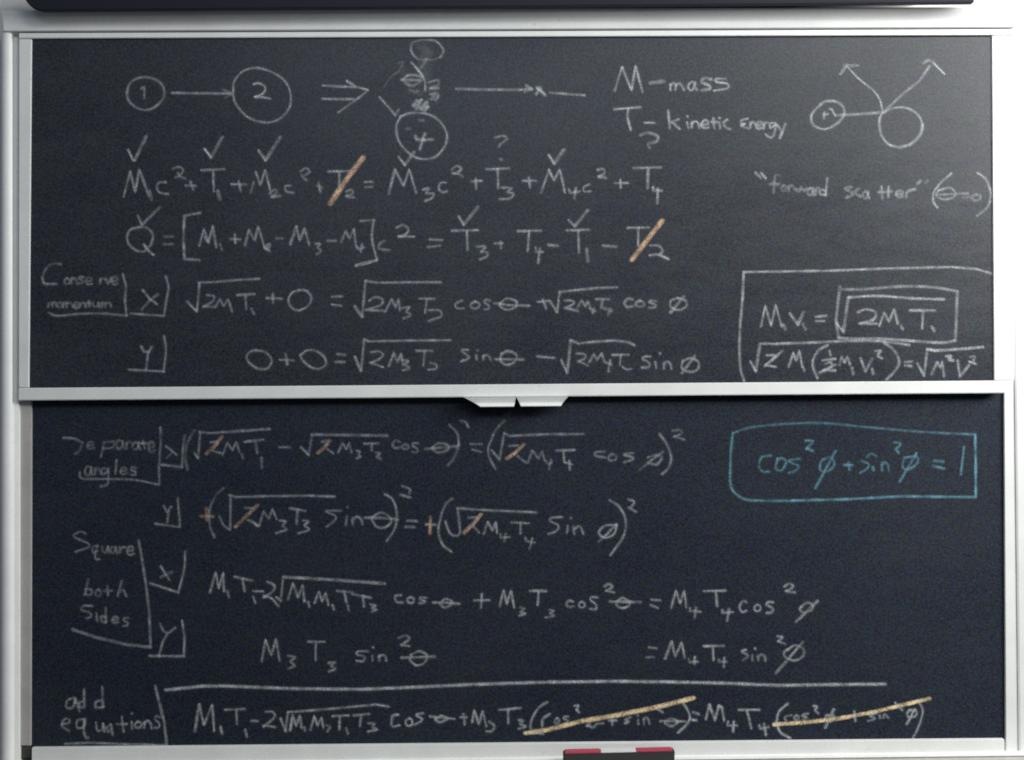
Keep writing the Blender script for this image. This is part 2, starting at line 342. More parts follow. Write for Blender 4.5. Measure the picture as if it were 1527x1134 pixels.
DATA = r"""
G U|chalk_diagram|collision sketch of circled particles, arrows and a smudged middle|.5|0.85
@160,60,3.78
cir .42 : ~110,300 125,250 165,218 225,210 285,230 318,270 318,320 285,365 240,390 190,392 140,365 115,330 110,296
1 .35 : 190,275 208,262 210,332
ln .5 : 365,298 520,300 700,302 ; .3 5.5 655,284 706,301 ; .25 5.5 700,302 668,326
cir .5 : ~710,290 715,235 760,180 830,158 900,170 970,205 1015,255 1035,320 1025,385 985,435 930,462 870,462 800,440 750,395 718,345 710,286
2 .65 : ~825,250 855,244 888,262 885,295 858,312 832,322 ; ~832,320 870,322 920,331
arr .5 : 1215,258 1400,266 ; 1210,332 1390,335
arr .6 : 1350,230 1400,262 1470,282 ; .4 1470,282 1440,310 1300,410
@480,50,3.78
cir .3 : .25 ~500,95 510,55 560,38 612,38 ; .45 ~610,38 640,42 670,70 684,100 668,135 ; .2 ~668,135 620,150 550,148 ; .5 ~503,95 515,122 542,146
smudge .09 14 : ~570,90 610,100 600,130 560,140 570,190
scribble .14 3 : ~432,168 455,160 450,185 430,215 385,250 350,300
ln .8 3.6 : ~505,165 550,215 580,270 582,325
arr .42 : 445,262 555,265 ; ~450,265 490,236 530,236 ; .3 ~470,242 540,240 560,265 510,295 465,272
3 .38 : ~600,275 655,265 650,295 610,310 660,310
? .3 : ~620,345 655,340 650,370 610,372
smudge .07 24 : ~450,200 520,260 600,300 640,360
smudge .08 20 : ~560,60 600,150 590,240
scribble .18 3.2 : ~462,285 500,300 530,292 ; ~490,318 520,330 545,325
scribble .3 5 : ~590,140 578,165 560,195
scribble .2 3 : ~610,345 640,335 620,365 655,350 640,385
smudge .12 10 : ~490,325 530,330 560,345
smudge .22 16 : ~530,400 560,395 590,415
scribble .5 5 : ~512,410 540,375 520,415 565,372 530,430 595,385 555,432 602,410 575,440
cir .55 : ~440,470 500,450 580,452 640,475 690,530 705,590 685,650 640,695 580,710 520,695 460,645 425,585 420,520 445,466
4 .55 4.5 : 525,578 535,598 575,602 ; 582,563 568,600 552,655 ; 560,604 622,598
dot .3 5 : 545,490 575,492 ; 480,540 495,538
arr .65 : 325,360 412,458 ; .3 432,428 412,465
ln .45 5 : 755,312 900,318 1110,318 ; .5 1110,318 1185,316 ; .5 1150,294 1185,316 ; .35 1142,334 1178,312
x .85 4.5 : 1212,305 1258,348 ; .55 1204,346 1232,306
ln .4 : 1280,335 1480,350
G U|chalk_note|note spelling out that M stands for mass|.55
@860,70,3.78
M : .4 212,248 255,115 ; 255,115 308,248 330,105 372,255
- .42 6 : 410,205 495,195
m .5 = 525,205,600,245
a .5 = 625,200,675,245
s .5 5 = 700,182,760,245
s .6 : ~838,180 785,182 790,200 845,208 852,232 772,248
G U|chalk_note|note spelling out that T stands for kinetic energy|.55
T : 210,352 360,340 ; 290,350 285,400 305,472
- .5 : 380,428 438,430
K : 515,360 525,460 ; .42 575,408 535,425 ; 535,425 580,465
i .45 : 620,425 630,460 ; 622,392 626,396
n .45 = 645,420,690,460
e .5 = 700,415,745,460
t .5 : 770,402 775,460 ; 755,425 795,425
i .5 : 805,425 808,460 ; 802,400 806,404
c .5 : ~850,410 828,428 840,455 865,465
e .5 : ~965,405 930,415 925,435 950,435 925,445 965,462
n .45 = 975,425,1010,462
e .45 = 1015,420,1045,462
r .45 = 1050,425,1080,462
g .5 : ~1120,430 1090,432 1092,460 1122,440 1108,500 1088,512 1065,495
y .5 : 1130,442 1150,470 ; 5 1175,435 1145,515
G U|chalk_diagram|scattering sketch of two circles with two arrows leaving upward|.45|0.9
@1100,70,3.78
arr .35 5 : 578,155 612,108 680,108 ; 595,102 625,104
ln .6 3 : ~612,108 680,180 760,245 800,300 815,360
ln .35 5 : 820,365 870,325 930,265 1020,195 1080,110
arr .3 5 : ~1045,95 1075,78 1105,90 ; .95 3 1100,90 1165,155
cir .5 : ~465,325 500,308 560,312 598,350 590,400 540,445 480,465 425,440 415,390 440,350 470,325
n .45 : 485,405 490,370 ; 480,385 510,380 ; ~515,350 530,355 548,388
ln .45 5 : 550,388 680,380 830,370
cir .5 : ~800,400 820,370 880,345 950,345 1010,380 1042,440 ; .5 5 ~1042,440 1030,490 980,545 910,570 ; ~910,568 850,550 810,500 798,440 800,400
G U|chalk_note|words forward scatter in quotation marks with theta equal to nought|.42|0.85
quote .7 : 100,710 130,740 ; 130,712 158,742
f .28 5 : ~240,728 210,730 202,822 ; 180,775 235,775
o .25 5 = 245,782,272,812
r .25 5 = 280,785,312,812
w .42 5 : 320,800 345,815 360,795 375,815 388,800
a .42 5 = 392,795,430,838
r .4 5 = 435,795,458,835
d .5 : 505,740 495,838 ; ~492,812 468,806 462,828 495,836
s .4 5 : ~640,790 605,800 650,828 612,852
c .35 5 : ~682,800 660,820 692,845
a .42 = 705,815,740,855
t .45 : 810,788 815,855 ; 790,820 870,815
t .45 : 850,790 848,850
e .42 5 = 892,812,935,850
r .42 5 : ~950,850 955,818 1000,802
quote .35 5 : 1010,775 1030,755 ; 1055,770 1070,755
( .45 : ~1205,715 1150,760 1105,820 1100,860 ; .7 ~1100,860 1105,880 1125,905
th .38 : ~1130,812 1190,795 1225,820 1215,850 1160,860 1120,840 1130,810 ; 1115,835 1270,828
= .3 5 : 1268,850 1305,848 ; 1270,830 1298,828
0 .3 5 = 1315,832,1370,868
) .5 : ~1350,710 1400,750 1430,830 ; .4 5 ~1430,830 1410,900 1350,955
G U|chalk_equation|energy balance line with ticks and an orange struck out T2|.5|0.92
@160,60,3.78
ck .5 : .6 118,618 145,675 155,678 ; .38 6 155,678 220,545
ck .5 : .95 548,612 585,662 ; .36 6 585,662 650,545
ck .5 : .75 852,622 892,678 ; .38 6 892,678 975,548
M .48 : .35 92,885 130,742 ; 130,742 158,858 180,728 235,885
1 .35 6 : 235,850 250,900
c .38 : ~330,800 290,805 280,835 300,862 345,868
2 .35 : ~370,725 405,715 430,735 405,765 385,775 ; ~398,750 415,770 440,782
+ .4 : 440,820 500,822 ; 468,798 485,845
T .48 : 530,735 660,728 ; 598,738 600,855
1 .35 6 : 622,850 635,900
+ .42 : 700,812 785,815 ; 740,795 752,850
M .48 : .25 808,862 825,800 ; 838,745 862,820 890,730 918,848
2 .4 : ~915,865 945,842 955,862 925,885 975,878
c .38 : ~1035,820 1005,825 1008,852 1050,860
2 .32 : ~1090,740 1120,722 1140,742 1112,765 ; ~1095,760 1105,778 1125,792
+ .38 : 1180,822 1212,832 ; 1190,805 1200,858
T .5 : 1245,742 1368,738 ; 1308,742 1308,830
2 .38 : ~1345,855 1375,845 1385,865 1345,880 1390,888
sl!o .95 8 : 1255,925 1350,785 1442,662
= .35 : 1450,800 1495,798 ; 1455,830 1495,828
@480,50,3.78
ck .5 : .7 432,695 468,742 ; .38 6 468,742 520,668
M .55 : .5 5 378,905 412,768 ; 412,768 460,862 492,768 532,900
3 .42 : ~570,882 605,875 588,900 630,905 615,932 582,945
c .42 : ~700,840 670,845 658,875 680,895 708,890
2 .38 : ~730,768 760,748 785,765 755,790 735,788 ; ~750,790 770,795 795,810
+ .45 : 842,835 902,832 ; 865,820 870,880
? .35 : ~975,590 1020,578 1045,595 1005,625 1000,640 ; .25 5 1000,710 1015,712
T .5 : 925,768 1058,760 ; 990,768 992,875
3 .42 : ~1010,872 1070,872 1045,895 1080,905 1060,930 1000,935
+ .42 : 1130,832 1208,832 ; 1165,812 1172,870
ck .5 : .8 1278,685 1310,735 ; .38 6 1310,735 1365,655
M .5 : .42 5 1235,900 1280,768 ; 1280,768 1308,832 1340,765 1370,898
4 .45 : 1392,878 1400,900 1455,890 ; 1430,872 1422,930
c .42 : ~1508,850 1475,868 1478,892 1515,890
@860,70,3.78
? .42 5 : ~358,500 400,485 455,505 450,535 405,548 412,572
2 .42 : ~115,695 150,690 155,715 120,732 ; ~125,735 150,735 168,742
+ .42 : 215,770 290,768 ; 245,748 248,795
T .48 : 320,685 475,680 ; 5 402,685 398,800
4 .48 : 430,790 430,812 480,812 ; 5 458,800 455,885
G U|chalk_equation|Q value line with square brackets and an orange struck out T2|.48|0.92
@160,290,3.78
ck .5 : .5 172,118 195,175 ; .35 5 195,175 295,72
Q .42 : ~180,185 225,190 255,225 250,275 215,318 170,320 125,285 112,240 130,200 185,183 ; .6 205,282 235,320 262,342
= .28 : 325,240 370,238 ; 315,282 370,282
[ .42 : 525,105 435,122 430,240 435,365 520,370
M .42 : 518,292 545,195 570,270 595,180 ; .48 548,240 572,272 ; .48 5 595,180 615,300
1 .3 : 635,280 645,312
+ .4 : 690,252 750,255 ; 718,225 722,275
M .4 : 775,290 800,200 830,262 850,182 885,295
2 .38 : ~885,298 915,280 912,300 895,312 ; .6 885,300 915,320
- .35 : 950,248 988,248
M .4 : .45 5 1032,285 1065,182 ; 1065,182 1085,262 1112,190 1138,288
3 .32 : ~1170,280 1200,280 1185,300 1205,318 1180,338
- .35 : 1240,262 1290,262
M .35 : 1318,270 1345,205 1365,250 1392,195 1400,285
4 .38 : 1400,290 1415,310 1448,298 ; 1435,280 1430,325
@480,290,3.78
] .45 : .3 215,150 295,145 ; .5 ~292,145 282,250 310,372 ; .6 5 312,372 190,403
c .35 : ~352,262 325,280 325,308 380,315
2 .38 : ~420,188 460,175 488,200 470,228 430,240 ; .45 430,238 520,240
= .4 : 605,255 680,258 ; 595,298 668,290
ck .5 : .75 772,125 800,172 ; .4 6 800,172 880,70
T .48 : 730,205 880,202 ; 818,205 820,315
3 .4 : ~870,295 920,295 900,325 ; ~895,325 930,328 930,350 890,368
+ .42 : 972,278 1020,275 ; 1005,265 1010,305
T .48 : 1102,208 1235,205 ; 1168,208 1160,320
4 .42 : 1205,300 1208,325 1245,325 ; 1228,305 1218,388
- .42 : 1275,285 1330,290
ck .5 : .6 1390,145 1425,180 ; .38 6 1425,180 1500,90
T .48 : 1378,205 1505,200 ; 1445,205 1448,330
1 .45 5 : 1492,308 1500,380
@780,290,3.78
- .45 : 448,290 528,295
T .5 : 585,190 710,188 ; 648,190 648,290
2 .45 : ~715,288 765,290 785,320 770,335 ; .6 ~712,345 760,340 820,365
sl!o .95 8 : 612,370 785,148
G U|chalk_note|words conserve momentum, small, in the corner of a drawn bracket|.34|0.75
@0,360,3.78
C : .25 ~345,130 290,130 255,165 240,205 ; .55 ~240,205 252,238 320,242
o = 362,208,395,242
n = 400,205,435,240
s = 440,200,475,240
e = 485,205,520,245
r = 560,210,590,240
v : 595,208 610,242 628,205
e = 632,200,665,245
m = 272,345,320,370
o = 325,345,350,372
m = 355,345,410,372
e = 415,345,445,378
n = 450,348,485,372
t : 502,335 505,372 ; 490,348 518,348
u = 525,345,560,372
m = 570,345,625,372
ln .45 : ~275,402 300,415 340,420 450,410 580,408 715,420
ln .45 : 692,185 710,250 705,330 714,420
G U|chalk_equation|momentum line marked x with two square roots and cosines|.42|0.88
x .42 : .6 805,275 845,325 885,355 ; .28 5 892,298 845,335 800,385
ln .42 : ~935,198 950,260 938,330 925,420 ; 925,420 735,408
@160,290,3.78
rt .42 : .55 450,605 502,660 ; .4 505,660 520,500 ; .45 515,498 600,495 720,485 858,476
2 .35 : ~560,568 600,575 592,605 540,635 ; 540,632 608,635
M .35 : 608,640 635,590 655,632 680,590 705,662
T .42 : 730,568 832,562 ; 778,570 785,645
1 .35 : 812,645 828,675
+ .5 : 898,585 985,588 ; 932,562 935,612
0 .42 : ~1080,540 1125,545 1150,585 1130,630 1080,655 1040,640 1022,600 1040,555 1084,540
= .38 : 1265,578 1325,575 ; 1265,622 1320,628
@480,290,3.78
rt .45 : 5 185,632 228,692 ; .4 228,692 245,488 ; .45 245,488 300,498 670,495
2 .45 : ~265,600 300,580 340,592 330,625 248,652 ; 250,652 350,657
M .4 : 358,662 395,590 415,640 432,590 440,655
3 .38 : ~450,640 495,635 475,660 500,680 460,700
T .42 : 545,588 635,588 ; 592,590 582,668
3 .4 : ~600,655 660,655 672,688 600,714
c .42 : ~790,598 752,618 762,642 800,642
o .4 = 838,605,890,645
s .4 = 912,592,950,650
th .45 : ~1005,615 1045,588 1095,605 1090,635 1040,650 1005,630 1005,612 ; 970,615 1060,625 1170,628
@780,290,3.78
+ .4 : 80,608 145,600 ; 110,590 130,645
rt .45 : 150,600 192,665 ; 192,665 205,550 ; 205,550 300,540 420,528 530,524
2 .4 : ~230,600 275,600 285,618 235,642 ; 235,640 312,657
M .38 : 305,640 330,595 350,635 365,600 378,642
4 .42 5 : 375,645 408,660 ; 400,642 392,672
T .42 : 410,592 485,592 ; 448,592 440,640
4 .42 5 : 455,642 500,660 ; 490,645 482,680
c .42 = 570,590,622,635
o .4 = 635,600,685,635
s .4 = 702,598,755,640
ph .42 : ~870,585 915,600 918,635 870,652 832,635 835,600 872,585 ; 5 905,575 830,668
G U|chalk_equation|momentum line marked y with two square roots and sines|.42|0.9
@160,290,3.78
y .42 : 190,855 208,888 240,885 ; 252,858 230,900 218,990
ln .42 : ~320,800 330,880 318,1000 ; 318,998 120,988
0 .4 : ~840,880 890,890 925,935 905,980 850,982 800,950 785,915 810,885 844,880
+ .42 : 972,932 1050,935 ; 1005,900 1015,960
0 .45 : ~1090,905 1130,878 1180,885 1225,920 1230,960 1190,985 1140,970 1100,935 1086,905
= .38 : 1295,900 1340,905 ; 1285,945 1340,945
@480,290,3.78
rt .45 : .55 5 185,915 220,995 ; .4 220,995 238,818 ; .45 238,818 262,830 500,825 725,822
2 .4 : ~275,890 320,885 345,905 320,930 270,952 ; 270,948 345,975
M .42 : 378,968 405,890 425,945 445,900 458,962
3 .38 : ~450,935 485,940 470,960 495,980 455,992
T .4 : 530,882 625,882 ; 580,882 572,965
3 .38 : ~612,950 645,960 640,985 600,990
s .42 : ~825,878 785,880 828,920 785,942
i .35 : 870,905 872,935 ; 875,878 878,882
n .35 = 905,905,950,935
th .42 : ~1010,900 1050,885 1095,905 1085,945 1040,962 1005,935 1012,898 ; 975,930 1135,932
- .55 : 1212,915 1310,922
@780,290,3.78
rt .45 : .55 215,935 248,1008 ; .42 5 248,1008 268,822 ; .5 268,822 310,842 400,832 520,825 590,835 628,852
2 .38 : ~300,898 345,902 350,922 310,945 ; 310,940 365,965
M .38 : 372,945 400,900 415,935 445,895 458,945
4 .4 : 460,945 500,962 ; 490,935 480,1000
T .42 : 500,905 595,905 ; 550,905 545,960
4 .4 : ~560,972 585,988 612,985
s .42 = 665,912,722,978
i .4 : 745,945 750,980 ; 770,895 774,899
n .4 = 790,945,835,982
ph .42 : ~900,940 940,925 985,945 985,985 940,1002 895,980 900,938 ; 5 970,910 895,1008
G U|chalk_equation|boxed root of two M T identity beside the right end of the upper board|.45
@1090,340,3.494
box .5 : ~68,800 48,720 45,560 60,370 ; 5 60,370 66,230 ; 65,230 500,225 800,213 1150,205 1280,215 1360,240
M .45 : 155,515 178,405 208,512 232,400 262,515
1 .38 5 : 272,505 285,530
V .42 : 305,445 348,505 ; .35 5 348,505 378,438
1 .38 5 : 372,500 388,530
= .45 : 440,465 498,458 ; 440,487 485,485
box .38 5 : 568,305 560,370 548,480 560,575 ; .5 ~560,575 650,578 800,580 1080,598 1165,588 ; .38 1168,588 1172,500 1178,330 ; ~1178,330 1050,310 880,305 700,320 568,322
rt .45 : .5 552,500 585,542 ; .35 5 585,542 610,362 ; .6 ~610,362 760,355 950,368 1110,373
2 .45 : ~660,440 700,425 750,440 740,478 668,500 ; 668,498 760,500
M .42 : 772,512 798,440 822,490 850,422 868,500
1 .38 5 : 885,510 895,530
T .5 : 930,430 1060,430 ; .42 1000,432 995,525
1 .38 5 : 1045,515 1060,540
rt .45 : .5 100,695 130,748 ; .38 5 130,748 150,605 ; 150,603 240,605 ; ~240,603 400,598 620,590 780,592 930,610
2 .45 : ~185,665 235,668 180,715 ; 180,715 235,725
sl .4 5 : 270,640 175,722
M .42 : 300,725 325,650 340,695 355,640 370,722
1 .38 : 372,725 382,745
( .45 : ~505,610 450,645 425,710 450,785
1 .42 : 512,640 518,665
2 .42 : ~490,710 520,700 520,725 480,748 ; 480,740 545,745
sl .5 : 475,690 545,682
sl .4 : 460,755 545,712
M .4 : 565,715 575,670 590,705 605,670 620,715
1 .38 5 : 630,730 637,764
V .42 : 675,680 700,748 ; .35 5 700,748 735,680
1 .42 5 : 735,735 740,764
2 .45 : ~750,642 780,640 765,665 788,680
) .4 5 : ~800,600 850,640 875,700 850,750 808,792
= .42 : 905,700 945,695 ; 905,718 940,720
rt .5 : 968,705 1005,770 ; .4 5 1005,770 1022,632 ; .6 5 1022,632 1060,640 1200,632 1315,622
M .42 : .38 5 1045,765 1075,700 ; 1075,700 1090,730 1100,695 1110,775
2 .5 5 : ~1120,670 1145,668 1135,685 1158,692
V .45 : 1180,690 1192,775 ; .38 5 1192,775 1240,715
2 .42 : ~1245,672 1270,672 1262,692 ; .7 1240,698 1275,710
G L|chalk_note|words separate angles with a drawn bracket at the top left|.34|0.62
@40,590,3.78
S .32 : .45 205,238 265,242 315,265 ; .25 ~315,265 300,305 272,330
e .25 = 340,262,382,300
p .35 : 435,265 418,348 ; ~435,262 495,262 480,292 430,298
a .32 = 505,255,550,300
r .28 = 560,260,585,300
a .35 = 595,262,638,305
t .35 : 655,255 665,300 ; 640,270 680,268
e .32 5 = 685,262,720,320
a .38 = 325,400,372,448
n .35 = 382,408,415,445
g .4 : ~460,415 425,412 425,445 455,430 ; ~460,412 460,480 450,505 415,512
l .38 : 505,362 500,442
e .38 = 528,405,568,445
s .35 = 585,405,618,450
ln .42 : ~298,430 302,462 340,470 450,470 600,475 745,502
ln .38 : 752,180 755,260 745,400 748,500
G L|chalk_equation|first line marked x with roots of M1T1 and M3T3 and orange cancelled twos|.34|0.78
x .35 : .5 785,285 845,335 ; .2 815,325 790,352
ln .35 : 890,225 880,300 875,405 ; .45 875,405 760,390
( .22 5 : ~945,195 905,270 895,350 908,420
rt .38 : .42 945,325 965,352 ; .3 965,352 978,210 ; .4 ~970,205 1040,212 1100,208 ; .45 5 1100,208 1230,198 1370,188
2 .32 : ~1035,265 1078,262 1045,310 ; 1045,312 1095,325
sl!o 0.43 6.2 : 1012,330 1055,290 1102,232
M .35 : 1105,335 1130,265 1160,310 1180,260 1200,320
1 .35 : 1210,330 1218,355
T .35 5 : 1228,262 1335,250 ; 1290,258 1300,325
1 .35 : 1322,350 1326,408
- .28 : 1422,292 1485,292
@360,590,3.78
rt .35 : .42 335,292 380,335 ; .25 380,335 398,220 ; .38 5 398,220 550,222 825,226
2 .35 : ~450,262 490,258 470,290 ; 480,300 520,328
sl!o 0.47 6.2 : 430,325 470,290 500,255
M .35 : 545,322 570,265 592,305 608,265 622,322
3 .35 : ~650,312 670,318 658,332 672,345 650,355
T .35 : 690,272 775,270 ; 735,272 735,310
3 .32 : ~755,322 780,325 762,345 785,358
c .32 5 = 850,255,895,298
o .32 = 905,275,945,303
s .32 = 960,268,1000,322
th .32 : ~1075,295 1110,270 1160,278 1165,305 1110,322 1078,303 ; .32 5 1035,302 1215,285
) .38 : ~1172,165 1215,215 1225,280 ; .25 5 ~1225,280 1200,350 1162,395
2 .35 : ~1232,142 1262,150 1280,180
= .35 : 1290,272 1355,275 ; 1300,305 1350,318
@680,590,3.78
( .35 : .2 ~275,140 235,180 210,220 ; ~210,220 182,300 195,365 225,415
rt .38 : 200,310 245,360 ; .3 245,360 270,212 ; .38 270,210 300,228 500,218 718,216
2 .32 : ~300,285 350,280 ; 345,340 395,378
sl!o 0.70 6.2 : 285,357 335,322 385,275
M .32 : .25 5 405,380 430,312 ; 430,312 465,355 485,315 500,365
4 .3 : 505,370 520,388 540,378 ; 535,360 525,418
T .38 : 565,310 670,308 ; 605,312 610,375
4 .38 : 615,378 655,388 ; 640,365 640,420
c .32 : ~840,315 790,320 788,340 845,350
o .32 = 858,330,905,368
s .38 : ~1000,325 945,332 1002,355 945,378
ph .35 : ~1080,350 1130,335 1160,350 1130,388 1080,380 ; 1168,315 1100,365 ; .22 1100,365 1035,420
) .38 : ~1145,215 1190,280 1212,350 1195,410 1160,445
2 .27 : ~1218,200 1262,194 1272,214 1228,234 ; 1228,230 1286,250
G L|chalk_equation|second line marked y, orange plus signs and squared brackets around sines|.38|0.85
@40,590,3.78
y .35 : 772,620 790,660 815,625 ; 800,650 792,715
ln .42 : 852,578 865,742 725,722
+!o .45 4.6 : 980,680 1050,682 ; 1012,635 1015,705
( .35 : .2 ~1110,520 1065,565 1030,640 ; ~1028,640 1032,730 1060,800
rt .4 : ~1085,682 1110,730 1140,755 ; .38 1145,755 1150,565
rt .42 : 1140,560 1180,572 1350,568 1620,565
rt .42 : 1600,566 1740,570
2 .35 : ~1230,635 1280,635 ; .5 ~1245,702 1270,710 1300,735
sl!o 0.51 6.2 : 1175,742 1240,680 1302,618
M .35 : 1310,735 1335,650 1365,695 1385,640 1410,700
3 .38 : ~1425,705 1460,712 1440,735 1465,755 1405,775
@360,590,3.78
T .38 : 272,635 362,650 ; 318,645 310,725
3 .38 : ~345,705 380,710 355,732 382,755 320,778
s .38 : ~560,650 478,652 530,680 520,710 480,740
i .32 : 595,680 590,730 ; 596,628 600,632
n .35 = 622,685,680,728
th .42 : ~735,700 760,738 800,745 835,725 845,695 790,660 735,690 ; 5 695,690 800,690 885,700
) .42 : ~805,555 850,585 875,660 865,750 820,820
2 .4 : ~905,510 950,530 945,555 ; 5 895,560 955,577
= .4 : 930,705 990,708 ; 5 925,740 975,742
+ .45 : 1040,728 1095,728
+!o .62 4.4 : 1065,685 1062,778
( .42 : .25 ~1190,580 1155,610 1130,660 ; ~1130,660 1110,760 1135,840 1185,880
rt .42 : ~1148,710 1175,775 1205,790 1232,770 1218,640 ; 1218,634 1300,642 1500,652 1662,658
@680,590,3.78
2 .45 : ~70,688 120,690 95,735 ; ~90,738 105,745 130,772
sl!o 0.70 6.2 : 45,775 95,725 142,670
M .42 : 155,780 178,710 205,762 225,712 232,775
4 .4 : 250,780 250,800 300,798 ; 280,780 270,822
T .4 : 310,715 410,720 ; 365,720 362,780
4 .42 : 390,800 395,820 445,828 ; 430,805 415,865
s .42 : ~598,685 540,690 530,708 575,732 568,762 520,782
i .38 : 630,735 625,775 ; 645,688 648,692
n .42 = 660,735,715,782
ph .45 : ~900,730 840,735 805,765 815,790 850,800 890,780 905,728 ; 905,725 845,785 ; .25 845,785 800,825
) .38 : ~865,590 920,630 955,700 945,790 870,900
2 .4 : ~970,585 1005,600 985,632 ; 970,630 1015,655
G L|chalk_equation|boxed light blue identity cos squared plus sin squared equals one|.5
@1040,590,3.1355
box!c .38 : ~165,175 240,152 350,138 480,130 600,130 800,148 1050,170 1295,182
box!c .6 : 165,175 155,260 152,400 ; ~152,400 165,445 220,485 300,492 450,492
box!c .7 : 440,492 700,485 950,472 1300,475 1300,300 1297,182
c!c .5 : ~345,280 300,290 288,330 305,355 335,355
o!c .42 : ~375,295 365,340 395,350 415,310 395,295 372,298
s!c .42 : ~480,295 425,305 470,330 460,350 425,362
2!c .5 : ~505,210 540,215 508,250 ; 508,248 540,258
ph!c .42 : ~585,300 620,290 640,320 610,355 575,350 575,315 588,298 ; .5 645,258 550,435
+!c .55 : 685,325 725,325 ; 705,312 710,350
s!c .4 : ~765,305 800,322 790,345 760,362
s!c .3 : ~790,290 810,272 835,282
i!c .6 5 : 820,335 822,350
n!c .5 = 858,312,892,350
2!c .5 : ~920,218 950,225 930,250 ; 925,250 940,268
ph!c .45 : ~970,290 1020,285 1030,310 990,345 960,335 965,292 ; .5 5 1025,270 945,402
=!c .6 5 : 1105,305 1150,310 ; 1100,330 1155,342
1!c .55 : 1245,240 1230,370
G L|chalk_note|words square both sides with a long slanting underline|.36|0.75
@40,834,3.78
S .38 : ~330,-145 300,-155 265,-128 345,-88 345,-66 275,-41
q .36 : ~400,-78 372,-66 375,-38 400,-46 ; ~398,-76 385,-20 392,0 412,0
u .34 = 425,-72,462,-35
a .34 = 470,-70,510,-32
r .34 = 522,-70,555,-35
e .36 = 565,-72,605,-25
ln .5 5 : 630,-106 650,4 670,130 690,300 698,495
ln .5 5 : 255,395 390,440 560,480 702,497
b .32 : 345,112 330,195 ; ~330,168 365,172 360,200 322,202
o .34 = 385,170,420,208
t .34 : 455,150 458,205 ; 435,180 480,178
h .36 : 535,122 512,208 ; ~515,190 545,175 560,210
s .38 : ~370,264 322,264 308,284 356,304 360,326 332,334
i .36 : 393,322 396,350 ; 390,305 394,308
d .38 : 445,272 447,358 ; ~442,325 420,325 425,355 450,352
e .38 = 480,325,518,360
s .38 = 540,330,575,380
G L|chalk_equation|squared line marked x with a long root and equal sign at right|.48|0.9
x .42 : .45 755,40 805,118 ; .3 5 818,72 755,102
ln .42 : ~892,-45 888,50 855,188 ; .5 855,188 695,136
M .5 : 1032,190 1065,72 1082,165 1108,75 1112,182
1 .48 : 1130,178 1140,217
T .5 : 1170,98 1272,122 ; 1215,110 1228,180
1 .45 : 1275,210 1288,248
- .5 : 1275,180 1330,182
2 .52 : ~1355,125 1395,150 1385,182 1335,217 ; ~1335,207 1380,222 1420,265
@360,834,3.78
rt .5 : 195,215 222,235 ; .42 222,235 235,102 ; .5 5 235,102 500,115 810,138
M .48 : 262,228 290,135 318,218 345,145 355,240
1 .4 : 375,240 382,268
M .45 : 412,248 438,180 455,240 475,190 490,258
1 .42 : 512,258 522,285
T .42 : 540,180 625,185 ; 580,182 592,245
1 .38 : 600,260 607,292
T .42 : 620,195 730,218 ; 685,205 690,268
3 .42 : ~725,255 758,262 735,275 762,285 735,296
c .45 : ~900,202 868,208 875,240 910,242
o .42 = 935,215,975,248
s .42 = 1000,215,1045,250
th .5 : ~1120,248 1150,225 1190,245 1150,272 1118,255 ; 1078,245 1150,245 1230,252
+ .5 : 1310,232 1400,232 ; 1355,195 1350,275
@680,834,3.78
M .48 : 245,265 268,170 285,255 310,175 328,275
3 .42 : ~360,272 385,280 362,298 392,306 355,318
T .5 : 415,180 508,180 ; 465,182 460,262
3 .38 : ~525,285 552,290 530,305 552,318 502,330
c .42 = 622,235,662,270
o .42 = 690,240,725,275
s .45 = 750,212,800,285
2 .45 : ~835,155 860,140 880,155 845,180 ; 845,178 892,188
th .48 : ~905,240 940,220 975,240 970,265 930,275 903,255 908,238 ; 5 868,240 1042,242
= .42 : 1100,228 1155,232 ; 1095,258 1138,275
M .48 : 1212,275 1240,175 1262,250 1285,178 1297,275
4 .48 : 1318,275 1318,292 1378,295 ; 1352,270 1345,330
@1000,834,3.78
T .48 : 185,180 310,178 ; 255,180 262,268
4 .48 : 290,285 290,302 352,298 ; 328,280 318,348
c .42 = 388,235,430,295
o .42 = 470,255,510,292
s .45 = 535,240,582,305
2 .48 : ~640,155 670,138 690,155 650,182 ; 650,180 702,188
ph .42 : ~735,270 770,245 800,260 790,290 745,300 728,278 738,266 ; 5 828,235 705,355
G L|chalk_equation|squared line marked y with a wide gap before its equal sign|.48|0.9
@40,834,3.78
y .42 : 750,362 770,405 790,415 ; ~838,385 780,440 745,545
ln .45 : 875,345 890,440 885,545 ; .5 885,547 690,545
@360,834,3.78
M .5 : 115,575 135,455 168,545 195,450 215,572
3 .38 : ~262,545 305,555 275,575 302,600 265,617
T .48 : 375,465 470,465 ; 420,465 418,570
3 .38 : ~490,585 530,582 505,600 532,618 492,633
s .42 : ~715,520 660,520 650,538 695,550 685,575 648,573
i .38 : 738,545 738,572 ; 740,495 744,499
n .4 = 772,542,815,572
2 .42 : ~885,445 925,430 945,450 900,485 ; 900,483 947,490
th .48 : ~955,540 1000,520 1045,540 1030,585 985,598 950,570 957,537 ; 900,555 1090,548
@680,834,3.78
= .45 : 1088,498 1130,502 ; 1072,555 1115,552
M .5 : 5 1178,562 1215,465 ; 1215,465 1235,550 1270,468 1288,555
4 .45 : 1312,562 1315,580 1362,578 ; 1345,550 1342,592
@1000,834,3.78
T .5 : 185,490 300,488 ; 238,490 242,570
4 .48 : 270,565 270,578 315,578 ; 302,555 300,608
s .42 : ~425,510 400,520 435,545 405,570
i .42 : 460,540 460,570 ; 473,503 477,507
n .42 = 490,540,535,570
2 .5 : ~600,435 630,440 605,463 ; 605,462 645,478
